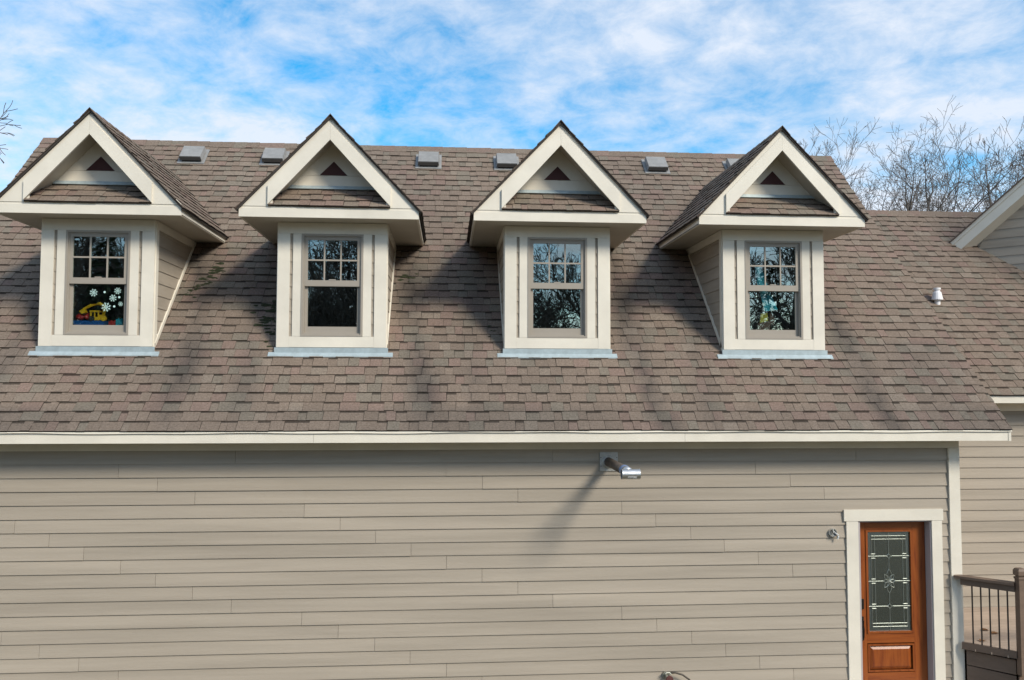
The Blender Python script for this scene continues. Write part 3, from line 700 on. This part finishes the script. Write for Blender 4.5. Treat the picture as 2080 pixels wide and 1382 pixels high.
for row, an in enumerate((207, 214, 221, 229)):
    a0, a1 = math.radians(an), math.radians(an+2.5)
    for x0, x1 in ((-0.038, -0.01), (-0.006, 0.02 if row % 2 else 0.03)):
        pr_.add([tcn+Vector((xx, 0.0650*math.cos(b), 0.0650*math.sin(b))) for xx, b in ((x0, a0), (x1, a0), (x1, a1), (x0, a1))], [(0,1,2,3)])
pr_.build('label_print', 'print', ex)

# ------------------------------------------------------------------ bare light fitting
lf = empty('light_socket', (5.375, -0.03, -1.004), 'round metal light box with loose wiring beside the door', 'light fitting')
b = MB(); vs = []; k_ = 20; c0 = Vector((5.372, 0, -1.000))
for yy, rr_ in ((-0.003, 0.058), (-0.040, 0.058), (-0.040, 0.051), (-0.010, 0.051)):
    for j in range(k_): an = 2*math.pi*j/k_; vs.append(c0+Vector((rr_*math.cos(an), yy, rr_*math.sin(an))))
b.add(vs, [(i*k_+j, i*k_+(j+1) % k_, (i+1)*k_+(j+1) % k_, (i+1)*k_+j) for i in range(3) for j in range(k_)]+[tuple(range(3*k_, 4*k_))])
b.build('junction_box', 'galv', lf)
MB().box(5.366, 5.380, -0.046, -0.040, -1.052, -0.948).build('mounting_strap', 'plate', lf)
w = MB(); w.tube([(5.36,-0.02,-0.97),(5.352,-0.06,-0.99),(5.375,-0.075,-1.02),(5.41,-0.06,-1.035),(5.425,-0.055,-1.06)], 0.006, 6)
w.build('loose_wire', 'black', lf)
w = MB(); w.tube([(5.385,-0.02,-0.98),(5.395,-0.065,-1.0),(5.43,-0.07,-1.02),(5.44,-0.06,-1.05)], 0.006, 6).tube([(5.437,-0.06,-1.045),(5.428,-0.055,-1.085)], [0.014, 0.009], 8)
w.build('wire_nut', 'sticker', lf)

# ------------------------------------------------------------------ hose tap
fa = empty('hose_tap', (3.0, -0.05, -2.92), 'outdoor water tap with dark red wheel and hose at the foot of the wall', 'tap')
MB().tube([(2.985,-0.006,-2.90),(2.985,-0.022,-2.90)], 0.052, 16).build('wall_flange', 'brass', fa)
MB().tube([(2.985,-0.02,-2.90),(2.985,-0.10,-2.905),(2.985,-0.125,-2.93),(2.985,-0.13,-2.99)], [0.022,0.024,0.024,0.02], 10).build('tap_body', 'brass', fa, smooth=True)
MB().tube([(2.985,-0.10,-2.90),(2.998,-0.155,-2.90)], 0.010, 8).build('stem', 'brass', fa)
wv = MB(); wv.tube([(2.998,-0.155,-2.915),(3.000,-0.172,-2.915)], [0.056, 0.052], 18); wv.build('wheel_handle', 'redknob', fa)
MB().tube([(2.96,-0.085,-2.862),(2.975,-0.08,-2.845),(3.02,-0.08,-2.845),(3.04,-0.085,-2.865)], 0.014, 8).build('vacuum_breaker', 'brass', fa)
MB().tube([(3.02,-0.08,-2.850),(3.10,-0.085,-2.845),(3.20,-0.09,-2.875),(3.29,-0.095,-2.94),(3.34,-0.10,-3.04),(3.37,-0.12,-3.2),(3.42,-0.2,-3.375)], 0.0125, 8).build('hose', 'rubber', fa, smooth=True)

# ------------------------------------------------------------------ porch deck and rail at the right
dk = empty('porch_deck', (8.5, 0.6, -G), 'raised wooden porch floor with brown rim boards right of the corner', 'deck')
FZ = -2.585
y = -0.50; i = 0
while y < 1.88:
    y2 = min(y+0.14, 1.895)
    xa = max(7.255, 7.255+(-0.05-y2)) if y2 < -0.05 else 7.255
    MB().box(xa, 13.0, y, y2-0.005, FZ-0.03, FZ).build('plank', 'deckfloor', dk); y += 0.14
def rim(z0, z1, dz=0.0):
    MB().prism([(7.25,-0.075,z0),(7.675,-0.50,z0-dz),(7.675,-0.50,z1-dz),(7.25,-0.075,z1)], (0.02, 0.02, 0)).build('rim_board', 'deckpaint', dk)
    MB().box(7.70, 13.0, -0.525, -0.503, z0-dz, z1-dz).build('rim_board', 'deckpaint', dk)
rim(-2.835, -2.640, 0.01); rim(-3.045, -2.845, 0.02); rim(-3.25, -3.055, 0.02); rim(-3.39, -3.26, 0.0)
rl = empty('porch_railing', (7.45, -0.30, FZ), 'brown wooden porch railing with thin dark metal balusters', 'railing')
def diag(x0, y0, x1, y1, hw, z0a, z1a, z0b=None, z1b=None):
    z0b = z0a if z0b is None else z0b; z1b = z1a if z1b is None else z1b
    d = Vector((x1-x0, y1-y0, 0)).normalized(); p = Vector((-d.y, d.x, 0))*hw
    a, b = Vector((x0, y0, 0)), Vector((x1, y1, 0))
    return MB().add([a-p+Vector((0,0,z0a)), a+p+Vector((0,0,z0a)), b+p+Vector((0,0,z0b)), b-p+Vector((0,0,z0b)), a-p+Vector((0,0,z1a)), a+p+Vector((0,0,z1a)), b+p+Vector((0,0,z1b)), b-p+Vector((0,0,z1b))],
                    [(0,1,2,3),(4,7,6,5),(0,4,5,1),(1,5,6,2),(2,6,7,3),(3,7,4,0)])
diag(7.135,-0.035, 7.655,-0.545, 0.068, -1.637, -1.603).build('cap_rail', 'deckpaint', rl)
diag(7.185,-0.085, 7.655,-0.545, 0.020, -1.728, -1.638).build('top_rail', 'deckpaint', rl)
diag(7.185,-0.085, 7.660,-0.550, 0.022, -2.612, -2.518).build('bottom_rail', 'deckpaint', rl)
for k in range(5):
    t = 0.10+k*0.0765; bx, by = 7.185+t, -0.085-t*0.98
    MB().tube([(bx,by,-2.519),(bx,by,-1.727)], 0.0105, 8).build("baluster", 'baluster', rl)
pc = Vector((7.705, -0.590, 0))
MB().box(pc.x-0.047, pc.x+0.047, pc.y-0.047, pc.y+0.047, -2.82, -1.548).build('post', 'deckpaint', rl)
cp = MB()
def ringz(lst):
    vs = []; 
    for hw_, z in lst:
        vs += [(pc.x-hw_, pc.y-hw_, z), (pc.x+hw_, pc.y-hw_, z), (pc.x+hw_, pc.y+hw_, z), (pc.x-hw_, pc.y+hw_, z)]
    n = len(lst); fs = [(i*4+j, i*4+(j+1) % 4, (i+1)*4+(j+1) % 4, (i+1)*4+j) for i in range(n-1) for j in range(4)]
    fs += [(3,2,1,0), tuple(range(n*4-4, n*4))]
    cp.add(vs, fs)
ringz([(0.054,-1.547),(0.056,-1.525),(0.054,-1.520),(0.040,-1.515),(0.040,-1.505),(0.056,-1.498),(0.060,-1.485),(0.060,-1.435),(0.048,-1.408),(0.034,-1.400)])
cp.build('post_cap', 'deckpaint', rl)
for z in (-2.70, -2.77): MB().tube([(pc.x+0.01,pc.y-0.047,z),(pc.x+0.01,pc.y-0.056,z)], 0.012, 6).build('bolt', 'galv', rl)
MB().box(7.76, 12.9, -0.63, -0.50, -1.637, -1.603).build('cap_rail', 'deckpaint', rl)
MB().box(7.752, 12.9, -0.585, -0.545, -1.728, -1.638).build('top_rail', 'deckpaint', rl)
MB().box(7.752, 12.9, -0.585, -0.545, -2.612, -2.518).build('bottom_rail', 'deckpaint', rl)
k = 0; xb = 7.86
while xb < 12.8:
    MB().tube([(xb,-0.565,-2.519),(xb,-0.565,-1.727)], 0.0105, 8).build("baluster", 'baluster', rl); xb += 0.11
# dry leaves on the deck
rl_ = random.Random(5)
LF = [(7.62, 0.12, 'curled orange-brown dry leaf on the porch floor beside the rail post'), (7.98, 0.62, 'dark dry leaf lying on the porch floor behind the balusters'),
      (7.55, 0.95, 'small pale leaf on the porch floor near the house wall'), (8.03, 0.45, 'small grey leaf on the porch floor behind the last baluster')]
for lx, ly, lab_ in LF:
    m_ = MB(); n = 9; a0 = rl_.uniform(0, 6.28); pts = []
    for j in range(n):
        an = 2*math.pi*j/n; rr_ = 0.05*(0.55+0.45*abs(math.cos(1.5*an)))
        pts.append((lx+rr_*math.cos(an+a0)*1.3, ly+rr_*math.sin(an+a0), FZ+0.006+0.016*abs(math.sin(an))+rl_.uniform(0, 0.006)))
    m_.add(pts+[(lx, ly, FZ+0.004)], [(j, (j+1) % n, n) for j in range(n)])
    tag(m_.build('dry_leaf', 'leaf'), lab_, 'leaf', 'dry leaves on the porch')

# ------------------------------------------------------------------ moss on the shingles
ms = MB(); rm_ = random.Random(12)
def moss(x, y, n, spx, spy, r):
    for _ in range(n):
        mx, my = x+rm_.gauss(0, spx), y+rm_.gauss(0, spy); rr_ = r*rm_.uniform(0.35, 1.0); k = 8; base = []
        for j in range(k):
            an = 2*math.pi*j/k; q = rr_*rm_.uniform(0.55, 1.2); base.append(Pm(mx+q*1.4*math.cos(an), (my-YE)*S2+q*0.6*math.sin(an), 0.012))
        ms.add(base+[Pm(mx, (my-YE)*S2, 0.017+rr_*0.30)], [(j, (j+1) % k, k) for j in range(k)])
moss(DX[0]+1.30, 1.90, 18, 0.07, 0.06, 0.06); moss(DX[0]+1.16, 1.72, 16, 0.07, 0.06, 0.055); moss(DX[0]+1.02, 1.52, 10, 0.05, 0.05, 0.045)
moss(DX[1]-1.02, 1.30, 14, 0.10, 0.05, 0.075); moss(DX[1]-1.05, 1.08, 12, 0.10, 0.03, 0.07); moss(DX[1]-0.90, 0.86, 10, 0.07, 0.10, 0.05)
moss(DX[1]+1.02, 1.82, 7, 0.10, 0.05, 0.05); moss(DX[2]+0.82, 1.65, 4, 0.02, 0.06, 0.04); moss(DX[2]-0.93, 1.05, 5, 0.05, 0.15, 0.03)
tag(ms.build('moss', 'moss'), 'dark moss clumps growing on the shingles beside the dormers', kind='stuff')

# ------------------------------------------------------------------ toys and things behind the windows
x0 = DX[0]; ty = YD+0.20
dg = empty('toy_digger', (x0-0.1, ty, 1.86), 'yellow toy digger in a blue tray behind the first dormer window', 'toy')
sh = MB().box(x0-0.42, x0+0.42, YD+0.106, YD+0.40, 1.80, 1.868)
tag(sh.build('window_shelf', 'room'), 'dark shelf inside the first dormer window under the toys', 'shelf')
MB().prism([(x0-0.345,ty-0.09,1.872),(x0+0.06,ty-0.09,1.872),(x0+0.075,ty-0.09,1.945),(x0-0.36,ty-0.09,1.945)], (0,0.18,0)).build('tray', 'blue', dg)
cab = MB().box(x0-0.14, x0-0.02, ty-0.07, ty+0.05, 1.952, 2.00)
for a, b in ((x0-0.14, x0-0.120), (x0-0.085, x0-0.07), (x0-0.035, x0-0.02)): cab.box(a, b, ty-0.07, ty-0.055, 2.00, 2.07)
cab.box(x0-0.145, x0-0.015, ty-0.075, ty+0.05, 2.07, 2.09).box(x0-0.02, x0+0.035, ty-0.06, ty+0.04, 1.955, 2.03)
cab.build('cab', 'yellow', dg)
MB().tube([(x0+0.03,ty-0.03,2.02),(x0+0.045,ty-0.04,2.15),(x0-0.02,ty-0.04,2.19),(x0-0.14,ty-0.04,2.165),(x0-0.24,ty-0.04,2.11)], [0.02,0.024,0.026,0.022,0.016], 6).build('boom', 'yellow', dg)
MB().prism([(x0-0.285,ty-0.08,2.08),(x0-0.215,ty-0.08,2.125),(x0-0.20,ty-0.08,2.06),(x0-0.25,ty-0.08,2.04)], (0,0.08,0)).build('bucket', 'yellow', dg)
for wxx in (x0-0.11, x0+0.055): MB().tube([(wxx,ty-0.10,1.975),(wxx,ty-0.06,1.975)], 0.036, 14).build('wheel', 'yellow' if wxx > x0 else 'tyre', dg)
rd = MB().tube([(x0-0.33,ty,1.95),(x0-0.32,ty,1.99),(x0-0.27,ty,2.03),(x0-0.20,ty,2.02),(x0-0.16,ty,1.97)], [0.03,0.05,0.06,0.05,0.03], 10)
rd.tube([(x0-0.30,ty-0.065,1.985),(x0-0.30,ty-0.045,1.985)], 0.02, 10)
tag(rd.build('toy_car', 'red', smooth=True), 'red toy car leaning in the blue tray behind the first dormer window', 'toy')
for bx, bz_, mt_, lab_ in ((0.145, 0.07, 'red', 'dark red toy block standing right of the toy digger'), (0.245, 0.10, 'teal', 'teal toy block at the right end of the toy shelf')):
    bk = MB().box(x0+bx-0.045, x0+bx+0.045, ty-0.03, ty+0.06, 1.870, 1.872+bz_)
    for sx in (-0.022, 0.022): bk.tube([(x0+bx+sx, ty+0.015, 1.871+bz_), (x0+bx+sx, ty+0.015, 1.889+bz_)], 0.014, 10)
    tag(bk.build('toy_block', mt_), lab_, 'toy')
x3 = DX[3]
cl = MB(); ns, nw = 14, 5; vs = []
for i in range(ns+1):
    u = i/ns; cxm = x3-0.175+0.20*u**1.25; z = 2.84-0.66*u; wd = 0.045+0.060*u
    for j in range(nw+1):
        v = j/nw-0.5; vs.append((cxm+v*2*wd, YD+0.17+0.018*math.sin(v*9+u*3), z+0.03*v))
cl.add(vs, [(i*(nw+1)+j, i*(nw+1)+j+1, (i+1)*(nw+1)+j+1, (i+1)*(nw+1)+j) for i in range(ns) for j in range(nw)])
tag(cl.build('hanging_cloth', 'teal', smooth=True), 'teal cloth hanging behind the fourth dormer window', 'cloth')
bx_ = empty('gift_box', (x3-0.07, YD+0.2, 1.87), 'brown box with a gold panel behind the fourth dormer window', 'box')
MB().prism([(x3-0.20,YD+0.14,1.872),(x3-0.02,YD+0.14,1.872),(x3+0.01,YD+0.14,2.02),(x3-0.19,YD+0.14,1.985)], (0,0.12,0)).build('carton', 'brown', bx_)
MB().prism([(x3-0.165,YD+0.135,1.99),(x3-0.04,YD+0.135,2.02),(x3-0.05,YD+0.135,2.14),(x3-0.15,YD+0.135,2.125)], (0,0.03,0)).build('gold_panel', 'gold', bx_)
MB().prism([(x3-0.02,YD+0.15,1.99),(x3+0.05,YD+0.15,1.96),(x3+0.075,YD+0.15,2.05),(x3+0.0,YD+0.15,2.14)], (0,0.05,0)).build('flap', 'brown', bx_)
tag(MB().box(x3-0.42, x3+0.42, YD+0.106, YD+0.40, 1.80, 1.868).build('window_shelf', 'room'), 'dark shelf inside the fourth dormer window under the box', 'shelf')

# ------------------------------------------------------------------ bare winter trees
def branch(mb_t, mb_c, p, d, length, rad, lev, maxl, rng, up, kids, thin, low):
    n = 6 if lev < 2 else (4 if lev < maxl else 3); pts = [p.copy()]; rs = [rad]; cur = p.copy(); dd = d.copy()
    for i in range(n):
        jit = (0.035, 0.075, 0.10, 0.12, 0.14, 0.15)[lev]
        dd = (dd+Vector((rng.gauss(0, jit), rng.gauss(0, jit), rng.gauss(0, jit)+up*(0.0, 0.05, 0.06, 0.07, 0.07, 0.05)[lev]))).normalized()
        cur = cur+dd*length/n; pts.append(cur.copy()); rs.append(max(rad*(1-(0.66 if lev else 0.35)*(i+1)/n), thin))
    k = 8 if lev == 0 else (6 if lev == 1 else (4 if lev == 2 else 3))
    (mb_t if lev == 0 else mb_c).tube(pts, rs, k, cap=False)
    if lev >= maxl: return
    nk = kids[lev]; az = rng.uniform(0, 6.28)
    for j in range(nk):
        f = (low+(1-low)*(j+rng.random())/nk) if lev == 0 else 0.30+0.70*(j+rng.uniform(0.2, 1))/nk
        f = min(f, 0.999); idx = min(int(f*n), n-1); q = pts[idx].lerp(pts[idx+1], f*n-idx)
        base = (pts[idx+1]-pts[idx]).normalized(); ang = math.radians(rng.uniform(28, 58) if lev else rng.uniform(25, 62))
        az += 2.4+rng.uniform(-0.5, 0.5); ref = base.orthogonal(); ax = Matrix.Rotation(az, 3, base) @ ref
        nd = (Matrix.Rotation(ang, 3, ax) @ base).normalized()
        ln = length*rng.uniform(0.46, 0.72)*(1.02-0.12*f) if lev else length*rng.uniform(0.38, 0.50)*(1.25-0.35*f)
        branch(mb_t, mb_c, q, nd, ln, max(rs[idx]*rng.uniform(0.46, 0.66), thin), lev+1, maxl, rng, up, kids, thin, low)
    # the leader goes on
    if lev or low < 0.5: branch(mb_t, mb_c, pts[-1], dd, length*(0.40 if lev else 0.24), max(rs[-1]*0.92, thin), lev+1, maxl, rng, up, kids, thin, low)
def tree(base, height, trunk, seed, label, group, maxl=5, kids=(6, 4, 4, 3, 3), rad=0.2, up=1.0, lean=(0, 0), thin=0.0085, low=0.62, squash=1.0):
    rng = random.Random(seed); t, c = MB(), MB()
    branch(t, c, Vector((0, 0, -0.1)), Vector((lean[0], lean[1], 1)).normalized(), trunk, rad, 0, maxl, rng, up, kids, thin, low)
    s = height/max(v[2] for v in c.v)
    for m_ in (t, c): m_.v = [(base[0]+v[0]*s*squash, base[1]+v[1]*s*squash, v[2]*s) for v in m_.v]
    e = bpy.data.objects.new('bare_tree', None); COL.objects.link(e); e.location = base; tag(e, label, 'tree', group)
    t.build('trunk', 'bark', e, raw=True, smooth=True); c.build('crown', 'bark', e, raw=True)
    return e
tree((18.5, 22.0, 0), 16.5, 11.2, 4, 'tallest bare tree with a broad forked crown above the wing roof', 'bare trees behind the house', rad=0.32, low=0.74)
tree((24.0, 22.5, 0), 16.0, 10.2, 12, 'bare tree above the white rake of the angled gable', 'bare trees behind the house', rad=0.28, low=0.70)
tree((19.0, 31.0, 0), 18.9, 11.0, 23, 'slender bare tree peeking over the ridge beside the fourth dormer', 'bare trees behind the house', rad=0.24, low=0.7, squash=0.9)
tree((-20.0, 14.0, 0), 15.5, 8.5, 31, 'bare tree whose drooping twigs enter the picture beside the first dormer', 'bare trees behind the house', rad=0.22, up=-0.35, low=0.6)
def proto(seed, maxl, kids, thin, low, rr):
    rng = random.Random(seed); t = MB()
    branch(t, t, Vector((0, 0, -0.01)), Vector((rng.gauss(0, 0.06), rng.gauss(0, 0.06), 1)).normalized(), 0.55, rr, 0, maxl, rng, 0.8, kids, thin, low)
    s = 1.0/max(v[2] for v in t.v); t.v = [(v[0]*s, v[1]*s, v[2]*s) for v in t.v]; return t
def wood(name, spots, protos, seed, label):
    rng = random.Random(seed); w = MB()
    for bx, by, h in spots:
        t = rng.choice(protos); a = rng.uniform(0, 6.28); ca, sa = math.cos(a)*h, math.sin(a)*h
        w.add([(bx+v[0]*ca-v[1]*sa, by+v[0]*sa+v[1]*ca, v[2]*h) for v in t.v], t.f)
    return tag(w.build(name, 'bark', raw=True), label, kind='stuff')
rs_ = random.Random(77)
pr_a = [proto(50+i, 4, (6, 5, 5, 4), 0.0007, 0.6, 0.014) for i in range(2)]
wood('undergrowth', [(rs_.uniform(21, 44), rs_.uniform(38, 54), rs_.uniform(13.0, 15.8)) for _ in range(9)], pr_a, 5, 'thicket of bare twigs low behind the wing roof')
pr_b = [proto(60+i, 4, (9, 6, 5, 4), 0.0011, 0.22, 0.017) for i in range(4)]
spots = [(x_+rs_.uniform(-1, 1), -33-rs_.uniform(0, 4), rs_.uniform(13, 16.5)) for x_ in (-26, -23, -20.5, -18, -15, -11.5, -7.6, -5.8, -3.5, 0.5, 8.0, 13, 18.8, 27)]
spots += [(-45+90*i/25+rs_.uniform(-1.5, 1.5), -44-rs_.uniform(0, 8), rs_.uniform(11, 15)) for i in range(16)]
spots += [(-60+120*i/29+rs_.uniform(-1.5, 1.5), -58-rs_.uniform(0, 12), rs_.uniform(11, 15)) for i in range(20)]
wood('woodland', spots, pr_b, 6, 'bare woods across the yard mirrored in the dormer windows')
eg = MB()
for bx, by, h in ((-21.5, -31.5, 13.5), (-17.2, -30.5, 12.0), (-13.0, -38.0, 12.5), (19.3, -36, 12.0), (-25.5, -33, 14)):
    eg.tube([(bx, by, -0.1), (bx, by, h*0.95)], [0.2, 0.03], 6)
    for _ in range(1500):
        u = rs_.random()**0.7; z = 0.6+(h-0.6)*(1-u)*1.0 if False else 0.5+(h-0.5)*rs_.random()
        rmax = 2.4*(1-(z/h))**0.8+0.12; an = rs_.uniform(0, 6.28); rr_ = rmax*math.sqrt(rs_.uniform(0.15, 1)); c = Vector((bx+rr_*math.cos(an), by+rr_*math.sin(an), z-0.18*rr_))
        d = Vector((math.cos(an), math.sin(an), rs_.uniform(-0.6, 0.1))).normalized(); p = d.cross(Vector((rs_.gauss(0,.4), rs_.gauss(0,.4), 1))).normalized(); L = rs_.uniform(0.25, 0.5)
        eg.add([c-p*0.09, c+d*L, c+p*0.09], [(0,1,2)])
MT['needles'] = mat('evergreen_needles', (0.035, 0.055, 0.022), 0.8, var=0.3, nscale=2)
tag(eg.build('evergreen_foliage', 'needles', raw=True), 'dark evergreens across the yard mirrored in the first dormer window', kind='stuff')
